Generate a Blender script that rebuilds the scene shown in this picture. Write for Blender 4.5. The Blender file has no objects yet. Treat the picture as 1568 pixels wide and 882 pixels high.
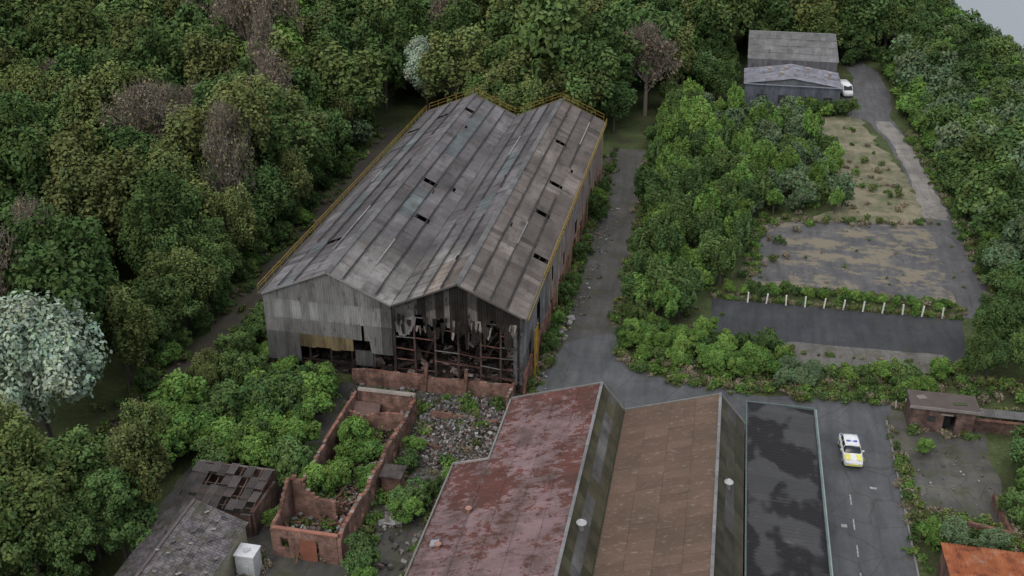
import bpy, math, random
import numpy as np
from mathutils import Vector, noise
from mathutils.geometry import tessellate_polygon
R=random.Random(7)
scene=bpy.context.scene
def link(o): bpy.context.collection.objects.link(o); return o
def empty(name,loc=(0,0,0)):
    o=bpy.data.objects.new(name,None); o.location=loc; o.empty_display_size=.5; return link(o)
# ------------------------------------------------------------------ materials
class NT:
    def __init__(s,name):
        s.m=bpy.data.materials.new(name); s.m.use_nodes=True; s.t=s.m.node_tree; s.n=s.t.nodes; s.n.clear()
        s.out=s.n.new("ShaderNodeOutputMaterial")
    def L(s,a,b): s.t.links.new(a,b)
    def coord(s,scale=(1,1,1),kind="Object"):
        tc=s.n.new("ShaderNodeTexCoord"); mp=s.n.new("ShaderNodeMapping"); mp.inputs["Scale"].default_value=scale
        s.L(tc.outputs[kind],mp.inputs[0]); return mp.outputs[0]
    def noise(s,vec,scale,detail=6,rough=.6):
        n=s.n.new("ShaderNodeTexNoise"); n.inputs["Scale"].default_value=scale; n.inputs["Detail"].default_value=detail
        n.inputs["Roughness"].default_value=rough; s.L(vec,n.inputs["Vector"]); return n.outputs["Fac"]
    def ramp(s,fac,stops,interp='LINEAR'):
        r=s.n.new("ShaderNodeValToRGB"); r.color_ramp.interpolation=interp; e=r.color_ramp.elements
        while len(e)<len(stops): e.new(.5)
        for i,(p,c) in enumerate(stops):
            e[i].position=p; e[i].color=(c,c,c,1) if isinstance(c,(int,float)) else (*c,1)
        s.L(fac,r.inputs[0]); return r.outputs[0]
    def mix(s,a,b,fac=1.0,mode='MIX'):
        m=s.n.new("ShaderNodeMix"); m.data_type='RGBA'; m.blend_type=mode
        for v,i in ((a,6),(b,7)):
            if isinstance(v,(tuple,list)): m.inputs[i].default_value=(*v,1)
            else: s.L(v,m.inputs[i])
        if isinstance(fac,(int,float)): m.inputs[0].default_value=fac
        else: s.L(fac,m.inputs[0])
        return m.outputs[2]
    def attr(s,name="Col"):
        a=s.n.new("ShaderNodeAttribute"); a.attribute_name=name; return a.outputs["Color"]
    def bump(s,h,strength=.4,dist=.05):
        b=s.n.new("ShaderNodeBump"); b.inputs["Strength"].default_value=strength; b.inputs["Distance"].default_value=dist
        s.L(h,b.inputs["Height"]); return b.outputs[0]
    def finish(s,col,rough=.85,bump=None,spec=.25,metal=0):
        p=s.n.new("ShaderNodeBsdfPrincipled")
        if isinstance(col,(tuple,list)): p.inputs["Base Color"].default_value=(*col,1)
        else: s.L(col,p.inputs["Base Color"])
        if isinstance(rough,(int,float)): p.inputs["Roughness"].default_value=rough
        else: s.L(rough,p.inputs["Roughness"])
        p.inputs["Specular IOR Level"].default_value=spec; p.inputs["Metallic"].default_value=metal
        if bump: s.L(bump,p.inputs["Normal"])
        s.L(p.outputs[0],s.out.inputs[0]); return s.m
def weathered(name,lo=.6,hi=1.25,scale=.8,st=(1,1,1),rough=.8,spec=.25,stain=None,samt=.5,rust=None):
    t=NT(name); v=t.coord(st); n1=t.ramp(t.noise(v,scale,8,.65),[(.3,lo),(.7,hi)])
    v2=t.coord(); n2=t.ramp(t.noise(v2,9,4,.7),[(.3,.8),(.7,1.15)])
    c=t.mix(t.mix(t.attr(),n1,1,'MULTIPLY'),n2,1,'MULTIPLY')
    if stain:
        f=t.ramp(t.noise(t.coord((st[0],st[1],st[2])),scale*2.3,9,.7),[(.52,0.0),(.66,samt)])
        c=t.mix(c,stain,f)
    if rust:
        f=t.ramp(t.noise(t.coord((.5,2.2,1)),.55,9,.72),[(.50,0.0),(.66,.55)])
        c=t.mix(c,rust,f)
    return t.finish(c,rough,spec=spec)
M={}
M['paint']=weathered("weathered_paint",.75,1.15)
M['roof']=weathered("asbestos_cement_sheet",.58,1.25,.35,(1,.45,1),.85,stain=(.045,.042,.041),samt=.55,rust=(.12,.092,.075))
M['clad']=weathered("wall_cladding",.5,1.2,.9,(1,1,.25),.8,stain=(.045,.032,.025),samt=.6)
M['burnt']=weathered("burnt_cladding",.35,1.3,.9,(1,1,.5),.9,stain=(.010,.008,.007),samt=.95)
M['steel']=weathered("rusted_steel",.5,1.5,1.5,(1,1,1),.85)
M['rubble']=weathered("rubble_stone",.6,1.3,2)
def rustroof():
    t=NT("red_oxide_roof")
    a=t.noise(t.coord((.7,1.1,1)),1.5,12,.76)
    big=t.noise(t.coord(),.11,3,.5)
    base=t.mix((.095,.042,.036),(.165,.070,.058),t.noise(t.coord((.3,2.5,1)),1.2,5,.6))
    sm=t.n.new("ShaderNodeMath"); sm.operation='MULTIPLY_ADD'; t.L(big,sm.inputs[0]); sm.inputs[1].default_value=.9; t.L(a,sm.inputs[2])
    f=t.ramp(sm.outputs[0],[(.95,0.0),(1.10,.6)])
    c=t.mix(base,(.30,.235,.25),f)
    moss=t.ramp(t.noise(t.coord(),.4,8,.68),[(.46,0.0),(.66,.7)])
    c=t.mix(c,(.072,.052,.04),moss)
    dk=t.ramp(t.noise(t.coord((.35,1.8,1)),1.0,9,.75),[(.5,0.0),(.7,.6)])
    c=t.mix(c,(.045,.025,.022),dk)
    c=t.mix(c,t.attr(),1,'MULTIPLY')
    return t.finish(c,.8)
M['redroof']=rustroof()
def brownroof():
    t=NT("brown_sheet_roof")
    base=t.mix((.125,.085,.062),(.185,.128,.10),t.noise(t.coord((.3,2.2,1)),1.0,6,.65))
    f=t.ramp(t.noise(t.coord((.8,.5,1)),.35,8,.7),[(.45,0.0),(.68,.6)])
    c=t.mix(base,(.09,.078,.055),f)
    f=t.ramp(t.noise(t.coord((.6,1.6,1)),2.2,8,.75),[(.55,0.0),(.67,.65)])
    c=t.mix(c,(.3,.26,.235),f)
    return t.finish(t.mix(c,t.attr(),1,'MULTIPLY'),.8)
M['brownroof']=brownroof()
def orangeroof():
    t=NT("rusty_orange_roof")
    c=t.ramp(t.noise(t.coord(),.8,9,.7),[(.32,(.07,.03,.02)),(.45,(.28,.085,.035)),(.56,(.36,.13,.055)),(.7,(.3,.27,.25))])
    return t.finish(t.mix(c,t.attr(),1,'MULTIPLY'),.8)
M['orangeroof']=orangeroof()
def blackroof():
    t=NT("bitumen_sheet_roof")
    base=t.mix((.040,.041,.044),(.064,.065,.068),t.noise(t.coord((1,.4,1)),.8,7,.6))
    f=t.ramp(t.noise(t.coord((.5,.32,1)),.42,3,.45),[(.47,0.0),(.50,.95)])
    c=t.mix(base,(.009,.009,.011),f)
    f=t.ramp(t.noise(t.coord(),1.3,8,.7),[(.58,0.0),(.70,.4)])
    c=t.mix(c,(.11,.11,.09),f)
    return t.finish(t.mix(c,t.attr(),1,'MULTIPLY'),.65)
M['blackroof']=blackroof()
def brick():
    t=NT("old_brick")
    tc=t.n.new("ShaderNodeTexCoord"); sx=t.n.new("ShaderNodeSeparateXYZ"); t.L(tc.outputs["Object"],sx.inputs[0])
    ad=t.n.new("ShaderNodeMath"); t.L(sx.outputs[0],ad.inputs[0]); t.L(sx.outputs[1],ad.inputs[1])
    cb=t.n.new("ShaderNodeCombineXYZ"); t.L(ad.outputs[0],cb.inputs[0]); t.L(sx.outputs[2],cb.inputs[1])
    b=t.n.new("ShaderNodeTexBrick"); t.L(cb.outputs[0],b.inputs["Vector"])
    b.inputs["Color1"].default_value=(.26,.115,.08,1); b.inputs["Color2"].default_value=(.18,.088,.065,1); b.inputs["Mortar"].default_value=(.24,.205,.18,1)
    b.inputs["Scale"].default_value=1; b.inputs["Brick Width"].default_value=.24; b.inputs["Row Height"].default_value=.085; b.inputs["Mortar Size"].default_value=.012
    f=t.ramp(t.noise(t.coord(),.9,8,.7),[(.4,.45),(.65,1.25)])
    c=t.mix(t.mix(b.outputs[0],f,1,'MULTIPLY'),t.attr(),1,'MULTIPLY')
    g=t.ramp(t.noise(t.coord(),1.7,7,.7),[(.52,0.0),(.66,.55)])
    c=t.mix(c,(.055,.05,.038),g)
    return t.finish(c,.9)
M['brick']=brick()
def slate():
    t=NT("slate_roof")
    b=t.n.new("ShaderNodeTexBrick"); t.L(t.coord(),b.inputs["Vector"])
    b.inputs["Color1"].default_value=(.10,.095,.10,1); b.inputs["Color2"].default_value=(.16,.15,.155,1); b.inputs["Mortar"].default_value=(.03,.03,.03,1)
    b.inputs["Scale"].default_value=1; b.inputs["Brick Width"].default_value=.45; b.inputs["Row Height"].default_value=.28; b.inputs["Mortar Size"].default_value=.02
    f=t.ramp(t.noise(t.coord(),1.1,8,.7),[(.5,0.0),(.62,.6)])
    c=t.mix(b.outputs[0],(.22,.20,.185),f)
    f=t.ramp(t.noise(t.coord(),.5,8,.7),[(.48,0.0),(.62,.85)])
    c=t.mix(c,(.06,.062,.038),f)
    return t.finish(t.mix(c,t.attr(),1,'MULTIPLY'),.85)
M['slate']=slate()
def ground():
    t=NT("rough_ground")
    c=t.ramp(t.noise(t.coord(),.16,10,.68),[(.32,(.050,.044,.030)),(.45,(.055,.070,.026)),(.58,(.075,.100,.036)),(.74,(.13,.125,.070))])
    d=t.ramp(t.noise(t.coord(),2.5,8,.7),[(.3,.55),(.7,1.3)])
    c=t.mix(c,d,1,'MULTIPLY')
    return t.finish(c,.95,t.bump(t.noise(t.coord(),3,6,.7),.6,.2))
M['ground']=ground()
def asphalt(name,c1,c2,moss=.3,straw=0,mosscol=(.06,.065,.03),strawcol=(.22,.19,.13),crack=.5,mpos=.55,spos=.5):
    t=NT(name)
    c=t.mix(c1,c2,t.ramp(t.noise(t.coord(),.22,9,.65),[(.35,0.0),(.65,1.0)]))
    c=t.mix(c,t.ramp(t.noise(t.coord((1.6,.25,1)),.6,6,.6),[(.35,.78),(.65,1.15)]),1,'MULTIPLY')
    c=t.mix(c,t.ramp(t.noise(t.coord(),14,3,.8),[(.3,.8),(.7,1.2)]),1,'MULTIPLY')
    vo=t.n.new("ShaderNodeTexVoronoi"); vo.feature='DISTANCE_TO_EDGE'; vo.inputs["Scale"].default_value=.33
    wv=t.mix(t.coord(),t.noise(t.coord(),.8,4,.6),.25); t.L(wv,vo.inputs["Vector"])
    cr=t.ramp(vo.outputs["Distance"],[(0.0,crack),(.018,0.0)])
    c=t.mix(c,(.035,.035,.025),cr)
    if moss: c=t.mix(c,mosscol,t.ramp(t.noise(t.coord(),.45,10,.72),[(mpos,0.0),(mpos+.1,moss)]))
    if straw: c=t.mix(c,strawcol,t.ramp(t.noise(t.coord((.8,1.15,1)),.2,12,.74),[(spos,0.0),(spos+.06,straw)]))
    return t.finish(c,.85,t.bump(t.noise(t.coord(),6,5,.7),.3,.05),spec=.3)
M['asphalt']=asphalt("road_asphalt",(.070,.075,.081),(.104,.108,.113),.35)
M['path']=asphalt("path_asphalt",(.055,.055,.053),(.095,.092,.088),.6,mpos=.5)
M['carpark']=asphalt("carpark_asphalt",(.034,.038,.044),(.055,.058,.063),.4)
M['yard']=asphalt("yard_asphalt",(.075,.077,.083),(.115,.115,.118),.25,.8,spos=.49)
M['lane']=asphalt("lane_asphalt",(.075,.077,.083),(.115,.115,.118),.5)
M['dry']=asphalt("dry_grass",(.13,.125,.078),(.19,.175,.115),.75,.6,mosscol=(.085,.11,.045),strawcol=(.27,.235,.16),crack=0,mpos=.48)
M['concrete']=asphalt("concrete_slabs",(.10,.097,.09),(.16,.152,.14),.6,mpos=.5)
M['track']=asphalt("concrete_track",(.15,.145,.135),(.28,.265,.24),.3,0)
M['dirt']=asphalt("dirt_track",(.045,.038,.032),(.065,.056,.044),.6,crack=0,mpos=.48)
M['court']=asphalt("courtyard_asphalt",(.065,.065,.061),(.105,.103,.096),.7,.35,mpos=.5,strawcol=(.15,.14,.10))
M['ash']=asphalt("ash_floor",(.02,.018,.016),(.05,.042,.036),.0)
def white():
    t=NT("worn_road_paint"); f=t.ramp(t.noise(t.coord(),3,6,.7),[(.4,.3),(.6,.85)])
    c=t.mix((.09,.09,.09),(.50,.50,.48),f); return t.finish(c,.7)
M['white']=white()
def water():
    t=NT("river_water"); return t.finish((.24,.27,.29),.25,t.bump(t.noise(t.coord(),.5,4,.6),.3,.3),spec=.5)
M['water']=water()
def solid(name,c,rough=.5,spec=.4,metal=0):
    t=NT(name); f=t.ramp(t.noise(t.coord(),5,4,.6),[(.3,.85),(.7,1.08)])
    return t.finish(t.mix(c,f,1,'MULTIPLY'),rough,spec=spec,metal=metal)
M['glass']=solid("car_glass",(.02,.025,.03),.08,.6)
M['carwhite']=solid("car_white",(.72,.74,.76),.3,.5)
M['blue']=solid("police_blue",(.03,.09,.5),.3)
M['yellow']=solid("police_yellow",(.72,.70,.12),.4)
M['tyre']=solid("tyre_rubber",(.02,.02,.02),.8)
M['bark']=solid("bark",(.09,.08,.07),.95,.1)
M['twig']=solid("bare_twigs",(.24,.205,.17),.95,.1)
def leafmat(name,c1,c2,c3):
    t=NT(name)
    oi=t.n.new("ShaderNodeObjectInfo")
    c=t.ramp(oi.outputs["Random"],[(0,c1),(.5,c2),(1,c3)])
    # second, decorrelated per-tree brightness
    m1=t.n.new("ShaderNodeMath"); m1.operation='MULTIPLY'; t.L(oi.outputs["Random"],m1.inputs[0]); m1.inputs[1].default_value=37.7
    m2=t.n.new("ShaderNodeMath"); m2.operation='FRACT'; t.L(m1.outputs[0],m2.inputs[0])
    c=t.mix(c,t.ramp(m2.outputs[0],[(0,.68),(1,1.12)]),1,'MULTIPLY')
    c=t.mix(c,t.attr(),1,'MULTIPLY')
    d=t.n.new("ShaderNodeBsdfDiffuse"); t.L(c,d.inputs[0]); t.L(d.outputs[0],t.out.inputs[0])
    return t.m
LM=dict(
 dark=leafmat("leaf_dark",(.072,.128,.050),(.092,.158,.056),(.115,.178,.064)),
 bright=leafmat("leaf_bright",(.115,.215,.060),(.14,.255,.066),(.165,.275,.072)),
 olive=leafmat("leaf_olive",(.125,.160,.062),(.15,.178,.070),(.125,.175,.062)),
 brown=leafmat("leaf_brown",(.23,.20,.15),(.26,.22,.17),(.21,.20,.14)),
 silver=leafmat("leaf_silver",(.34,.44,.34),(.32,.42,.32),(.35,.45,.35)),
 sage=leafmat("leaf_sage",(.125,.190,.105),(.11,.170,.096),(.145,.205,.115)),
)
# ------------------------------------------------------------------ mesh builder
class MB:
    def __init__(s): s.v=[];s.f=[];s.c=[];s.m=[]
    def quad(s,pts,c=(1,1,1),m=0):
        i=len(s.v); s.v+= [tuple(p) for p in pts]; s.c+=[c]*len(pts); s.f.append(tuple(range(i,i+len(pts)))); s.m.append(m)
    def box(s,x0,x1,y0,y1,z0,z1,c=(1,1,1),m=0):
        i=len(s.v)
        s.v+=[(x0,y0,z0),(x1,y0,z0),(x1,y1,z0),(x0,y1,z0),(x0,y0,z1),(x1,y0,z1),(x1,y1,z1),(x0,y1,z1)]
        s.c+=[c]*8
        for f in ((0,3,2,1),(4,5,6,7),(0,1,5,4),(1,2,6,5),(2,3,7,6),(3,0,4,7)): s.f.append(tuple(i+k for k in f)); s.m.append(m)
    def beam(s,p,q,w=.1,h=None,c=(1,1,1),m=0):
        h=h or w; p=Vector(p);q=Vector(q); d=(q-p).normalized(); up=Vector((0,0,1)) if abs(d.z)<.95 else Vector((1,0,0))
        a=d.cross(up).normalized()*w/2; b=d.cross(a).normalized()*h/2
        i=len(s.v)
        for e in (p,q): s.v+=[tuple(e-a-b),tuple(e+a-b),tuple(e+a+b),tuple(e-a+b)]
        s.c+=[c]*8
        for f in ((0,1,2,3),(7,6,5,4),(0,4,5,1),(1,5,6,2),(2,6,7,3),(3,7,4,0)): s.f.append(tuple(i+k for k in f)); s.m.append(m)
    def rbox(s,c0,size,rot,c=(1,1,1),m=0):
        from mathutils import Euler
        E=Euler(rot).to_matrix(); i=len(s.v)
        for z in (-1,1):
            for x,y in ((-1,-1),(1,-1),(1,1),(-1,1)):
                s.v.append(tuple(Vector(c0)+E@Vector((x*size[0]/2,y*size[1]/2,z*size[2]/2))))
        s.c+=[c]*8
        for f in ((0,3,2,1),(4,5,6,7),(0,1,5,4),(1,2,6,5),(2,3,7,6),(3,0,4,7)): s.f.append(tuple(i+k for k in f)); s.m.append(m)
    def cyl(s,p,q,r0,r1,n=12,c=(1,1,1),m=0,cap=True):
        p=Vector(p);q=Vector(q); d=(q-p).normalized(); up=Vector((0,0,1)) if abs(d.z)<.95 else Vector((1,0,0))
        a=d.cross(up).normalized(); b=d.cross(a); i=len(s.v)
        for e,r in ((p,r0),(q,r1)):
            for k in range(n):
                t=2*math.pi*k/n; s.v.append(tuple(e+a*r*math.cos(t)+b*r*math.sin(t)))
        s.c+=[c]*(2*n)
        for k in range(n): s.f.append((i+k,i+(k+1)%n,i+n+(k+1)%n,i+n+k)); s.m.append(m)
        if cap: s.f.append(tuple(i+n+k for k in range(n))); s.m.append(m); s.f.append(tuple(i+k for k in reversed(range(n)))); s.m.append(m)
    def sheets(s,org,U,V,nu,nv,col,drop=None,ncor=4,amp=.035,lap=.06,flip=1,m=0,jit=.02,slide=.0):
        org=Vector(org);U=Vector(U);V=Vector(V); N=U.cross(V).normalized()*flip
        for j in range(nv):
            for i in range(nu):
                if drop and drop(i,j): continue
                u0=i/nu;u1=(i+1)/nu; v0=j/nv; v1=(j+1)/nv+ (.12/V.length if j<nv-1 else 0)
                if slide and R.random()<slide: dv=R.uniform(.1,.5)/V.length; v0+=dv; v1+=dv
                c=col(i,j); base=len(s.v); o1=R.uniform(0,jit); o2=R.uniform(0,jit)
                K=2*ncor
                for k in range(K+1):
                    uu=u0+(u1-u0)*k/K; a=amp*(1 if k%2 else -1)
                    s.v.append(tuple(org+U*uu+V*v0+N*(a+o1))); s.v.append(tuple(org+U*uu+V*v1+N*(a+lap+o2)))
                s.c+=[c]*(2*K+2)
                for k in range(K):
                    b=base+2*k; s.f.append((b,b+1,b+3,b+2)); s.m.append(m)
    def build(s,name,mats,parent=None,smooth=False):
        me=bpy.data.meshes.new(name); me.from_pydata(s.v,[],s.f)
        for mm in mats: me.materials.append(mm)
        me.polygons.foreach_set("material_index",s.m)
        a=me.color_attributes.new("Col",'FLOAT_COLOR','POINT')
        arr=np.ones((len(s.v),4),dtype=np.float32); arr[:,:3]=np.array(s.c,dtype=np.float32); a.data.foreach_set("color",arr.ravel())
        me.update(); o=link(bpy.data.objects.new(name,me))
        if parent: o.parent=parent
        return o
def g(v,j=.12,t=(1,1,1)):
    k=v*R.uniform(1-j,1+j); return (k*t[0],k*t[1],k*t[2])
# ------------------------------------------------------------------ ground patches
def patch(name,pts,z,mat,rag=.35,step=1.2,parent=None):
    out=[]
    n=len(pts)
    for i in range(n):
        p=Vector(pts[i]).to_3d(); q=Vector(pts[(i+1)%n]).to_3d(); d=q-p; L=d.length; k=max(1,int(L/step)); nr=Vector((-d.y,d.x,0)).normalized()
        for j in range(k):
            e=p+d*j/k; w=noise.noise(Vector((e.x*.35,e.y*.35,z*50)))*1.2+noise.noise(Vector((e.x*1.3,e.y*1.3,3)))*.8
            e=e+nr*w*rag; out.append((e.x,e.y,z))
    tris=tessellate_polygon([[Vector(p) for p in out]])
    me=bpy.data.meshes.new(name); me.from_pydata(out,[],[tuple(t) for t in tris]); me.materials.append(mat)
    import bmesh
    bm=bmesh.new(); bm.from_mesh(me)
    for f in bm.faces:
        if f.normal.z<0: f.normal_flip()
    bm.to_mesh(me); bm.free()
    o=link(bpy.data.objects.new(name,me)); 
    if parent: o.parent=parent
    return o
b=MB(); b.quad([(-1500,-300,0),(1500,-300,0),(1500,3000,0),(-1500,3000,0)]); b.build("ground",[M['ground']])
road_poly=[(11.9,40),(19.8,40),(19.7,94.6),(20.5,97.5),(12,96.8),(6,96.6),(-.1,97.2),(-5,98.6),(-8.5,101.5),(-9.8,108),(-10.2,131),(-11,150),(-11.8,172),(-18,172),(-17.2,150),(-15.3,126),(-15.1,104),(-16.4,96),(-16.4,90.5),(-17.2,82.5),(5,82.5),(11.9,82.5)]
patch("road",road_poly,.02,M['asphalt'],.3)
patch("path",[(-15.2,103),(-10,107),(-10.2,131),(-11.6,172),(-18,172),(-17,150),(-15.5,126)],.026,M['path'],.3)
patch("car_park",[(1.3,107.3),(10,107.6),(30,107.8),(31,118.2),(1.3,118.2)],.024,M['carpark'],.2)
patch("concrete_pavement",[(10.2,103.3),(26.5,104.8),(27.5,109.3),(10.2,108.7)],.030,M['concrete'],.3)
patch("yard_pavement",[(7,143),(14,145.5),(32,147.8),(33,160),(35.5,140),(35.6,122.2),(6,123)],.020,M['yard'],.6)
patch("dry_field",[(16,146),(32,147.5),(31,165),(28,185),(26,198),(18,199),(19,180),(21,160)],.012,M['dry'],1.5)
patch("access_road",[(31.2,119),(35.6,119),(35.4,140),(34.8,160),(33.6,185),(32.0,199),(33.6,215),(33,232),(29,245),(26,240),(27.5,226),(24,212),(24,200),(27.5,196),(29.6,185),(31.2,160),(31.2,140)],.028,M['lane'],.35)
patch("track",[(31.0,150),(34.6,150),(34.5,166),(33.2,188),(31.4,197),(28.6,197),(30,186),(31.2,166)],.034,M['track'],.5)
patch("dirt_track",[(-53,60),(-52.5,90),(-53,130),(-56,175),(-60,175),(-57,130),(-57,95),(-58,60)],.012,M['dirt'],.7)
patch("courtyard_pavement",[(20.1,96.5),(19.7,94),(19.4,78),(28.6,76),(29,95)],.012,M['court'],.3)
patch("waste_ground",[(-47,89),(-17.5,91.5),(-17.2,60),(-27.5,52),(-45,52)],.008,M['court'],.5)
patch("shed_floor",[(-46,91.7),(-17.7,91.7),(-17.7,157.2),(-46,157.2)],.045,M['ash'],0)
patch("river",[(66,200),(64,225),(62.5,250),(60,275),(56,298),(46,330),(30,420),(20,900),(600,900),(600,200),(80,200)],.05,M['water'],.6,3)
b=MB()
for y in [44,50,56,62,65.5,69,72.5,76,79.5]:
    if R.random()<.75:b.box(14.95,15.07,y,y+1.5,.02,.026)
b.box(13.9,14.4,76.2,76.6,.02,.025); b.box(12.35,12.6,64,64.8,.02,.025); b.box(16.9,17.5,82.3,82.6,.02,.025)
b.build("road_markings",[M['white']])
b=MB()
y=50
while y<93.5:
    if R.random()<.88: b.box(19.55,19.72,y,y+.9,0,.12,g(.22))
    if y<82: b.box(11.95,12.08,y,y+.9,0,.12,g(.18))
    y+=.92
b.build("kerb",[M['paint']])
# ------------------------------------------------------------------ main shed
X0,XV,X1=-46.1,-31.65,-17.6; XR1,XR2=-38.5,-24.5; Y0,Y1=91.6,157.3; ZE,ZR=9.4,12.5
shed=empty("burnt_out_industrial_shed")
NS=60
slopes=[((XR1,ZR),(X0,ZE)),((XR1,ZR),(XV,ZE)),((XR2,ZR),(XV,ZE)),((XR2,ZR),(X1,ZE))]
holes={(0,1,52),(1,1,27),(1,2,18),(0,1,9),(3,2,31),(3,1,44),(3,3,12),(1,0,53),(0,3,49),(3,2,22)}
rowf={0:(1.0,.86,1.1,.92),1:(.95,1.16,.86,1.05),2:(.82,1.1,.95,.84),3:(1.0,1.16,.82,1.0)}
b=MB()
for k,((xr,zr),(xe,ze)) in enumerate(slopes):
    def col(i,j,k=k):
        y=i/NS; t=(1,.97,1.02); v=.148*rowf[k][j]
        seg=noise.noise(Vector((i*.13,j*3.1+k*7.7,1.3)))
        v*=1+.45*noise.noise(Vector((i*.13,j*1.7,k*5.1)))
        if (j==1 and k in(1,3)) or (j==2 and k==0) or (j==1 and k==2):
            if seg>.02: t=(.84,.98,1.02); v=.15
        if seg>.33: v*=1.35
        if k in(1,2) and i<11: v*=1+max(0,(11-i)/11)*(.7+.5*noise.noise(Vector((i*.8,j*2.2,k)))); t=(1.02,1,.97)
        if k==2 and i<7 and j<2: v*=.7; t=(1.15,1,.88)
        if k==0 and i<4 : v*=1.3
        if k==3: t=(1.1,.98,.91); v*=R.uniform(.75,1.15) if y<.25 else .96
        if R.random()<.04: v*=.6
        return g(v,.09,t)
    fl=1 if (xe-xr)<0 else -1
    b.sheets((xr,Y0-.35,zr),(0,Y1-Y0+.7,0),(xe+(.25 if xe>xr else -.25)-xr,0,ze-.1-zr),NS,4,col,lambda i,j,k=k:(k,j,i) in holes,flip=-fl,slide=.03,jit=.05,amp=.03)
ro=b.build("roof_sheets",[M['roof']],shed)
b=MB()
for xr in (XR1,XR2):
    y=Y0-.4
    while y<Y1+.3:
        c=g(.15,.2); 
        b.quad([(xr-.32,y,ZR-.03),(xr,y,ZR+.17),(xr,y+1.78,ZR+.17),(xr-.32,y+1.78,ZR-.03)],c); b.quad([(xr,y,ZR+.17),(xr+.32,y,ZR-.03),(xr+.32,y+1.78,ZR-.03),(xr,y+1.78,ZR+.17)],c)
        y+=1.8
b.box(XV-.3,XV+.3,Y0-.3,Y1+.3,ZE-.14,ZE-.04,(.05,.05,.045))
b.box(X0-.42,X0-.22,Y0-.3,Y1+.3,ZE-.3,ZE-.1,(.1,.1,.09)); b.box(X1+.22,X1+.42,Y0-.3,Y1+.3,ZE-.3,ZE-.1,(.13,.12,.1))
for k,((xr,zr),(xe,ze)) in enumerate(slopes):
    for j in (1,2,3):
        x=xr+(xe-xr)*j/4; z=zr+(ze-zr)*j/4
        y=Y0
        while y<Y1:
            L=R.uniform(3,12)
            if R.random()<.9: b.beam((x,y,z+.13),(x,min(Y1,y+L),z+.13),.15,.03,g(.24,.25) if R.random()<.12 else g(.035,.3))
            y+=L
b.build("ridge_caps_and_gutters",[M['paint']],shed)
b=MB()
for y,c in ((Y0-.42,(.24,.24,.23)),(Y1+.42,(.18,.14,.06))):
    for (xr,zr),(xe,ze) in slopes: b.beam((xr,y,zr+.02),(xe,y,ze-.08),.05,.18,c if not(xr==XR2 and y<100) else (.10,.09,.08))
b.build("verge_trim",[M['paint']],shed)
b=MB(); rc=lambda:g(.03,.4,(1.25,.9,.78))
def zroof(x):
    if x<XR1: return ZE+(ZR-ZE)*(x-X0)/(XR1-X0)
    if x<XV: return ZE+(ZR-ZE)*(XV-x)/(XV-XR1)
    if x<XR2: return ZE+(ZR-ZE)*(x-XV)/(XR2-XV)
    return ZE+(ZR-ZE)*(X1-x)/(X1-XR2)
y=Y0+.3; fr=0
while y<Y1:
    for x in (X0+.3,XV,X1-.3): b.beam((x,y,0),(x,y,ZE-.25),.3,.3,rc())
    for a,r,e in ((X0+.3,XR1,XV),(XV,XR2,X1-.3)):
        b.beam((a,y,ZE-.4),(e,y,ZE-.4),.15,.15,rc()); b.beam((a,y,ZE-.3),(r,y,ZR-.3),.15,.2,rc()); b.beam((r,y,ZR-.3),(e,y,ZE-.3),.15,.2,rc())
        n=6
        for k in range(1,n):
            x=a+(e-a)*k/n; b.beam((x,y,ZE-.4),(x,y,zroof(x)-.35),.08,.08,rc())
            x2=a+(e-a)*(k+(1 if k<3 else -1))/n; b.beam((x,y,ZE-.4),(x2,y,zroof(x2)-.35),.07,.07,rc())
    y+=5.4
for (xr,zr),(xe,ze) in slopes:
    for k in range(6):
        x=xr+(xe-xr)*(k+.3)/6; z=zr+(ze-zr)*(k+.3)/6-.17; b.beam((x,Y0,z),(x,Y1,z),.1,.16,rc())
for x in (X0+.35,X1-.35,XV): 
    for z in (6.4,8.6): b.beam((x,Y0,z),(x,Y1,z),.25,.3,rc())
yf=Y0+.12
xs_=[XV,XV+2.3,XV+4.5,XV+7.1,XV+9.5,XV+11.6,X1-.2]
for x in xs_: b.beam((x,yf,0),(x+R.uniform(-.12,.12),yf+R.uniform(0,.3),zroof(min(x,X1-.01))-.3),.2,.2,g(.05,.4,(1.3,.9,.78)))
for z in (1.6,2.9,4.2,5.5,6.8,8.1):
    for k in range(6):
        if R.random()<.75:
            b.beam((xs_[k],yf-.13,z+R.uniform(-.12,.12)),(xs_[k+1],yf-.13,z+R.uniform(-.3,.12)),.06,.10,g(.07,.6,(1.5,.75,.62)) if R.random()<.7 else g(.13,.4))
for k in range(8):
    xa=R.uniform(XV,X1-3); b.beam((xa,yf-.05+R.uniform(0,3),R.uniform(2,6)),(xa+R.uniform(-2,3),yf+R.uniform(0,4),R.uniform(1,8.5)),.05,.07,g(.06,.6,(1.35,.85,.75)))
for k in range(35):
    xa=R.uniform(XV-6,X1-1); ya=Y0+R.uniform(.5,12); b.beam((xa,ya,R.uniform(0,1.5)),(xa+R.uniform(-3,3),ya+R.uniform(-2,2),R.uniform(.1,3)),.08,.1,g(.06,.6,(1.4,.85,.7)))
for z in (1.5,3.2): b.beam((X0,yf,z),(XV,yf,z),.1,.14,rc())
x=X0
while x<XV: b.beam((x,yf,0),(x,yf,zroof(x+.01)-.3),.18,.18,rc()); x+=2.4
b.build("steel_frame",[M['steel']],shed)
b=MB()
for k in range(600):
    x=R.uniform(X0+1,X1-1); y=Y0+abs(R.gauss(0,9))+.3; s=R.uniform(.2,1.2)
    b.rbox((x,y,.1+R.random()*.9),(s,s*R.uniform(.3,1),s*.25),(R.uniform(-.5,.5),R.uniform(-.5,.5),R.random()*3),g(.05 if R.random()<.85 else .25,.5,(1.15,.92,.85)))
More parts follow.
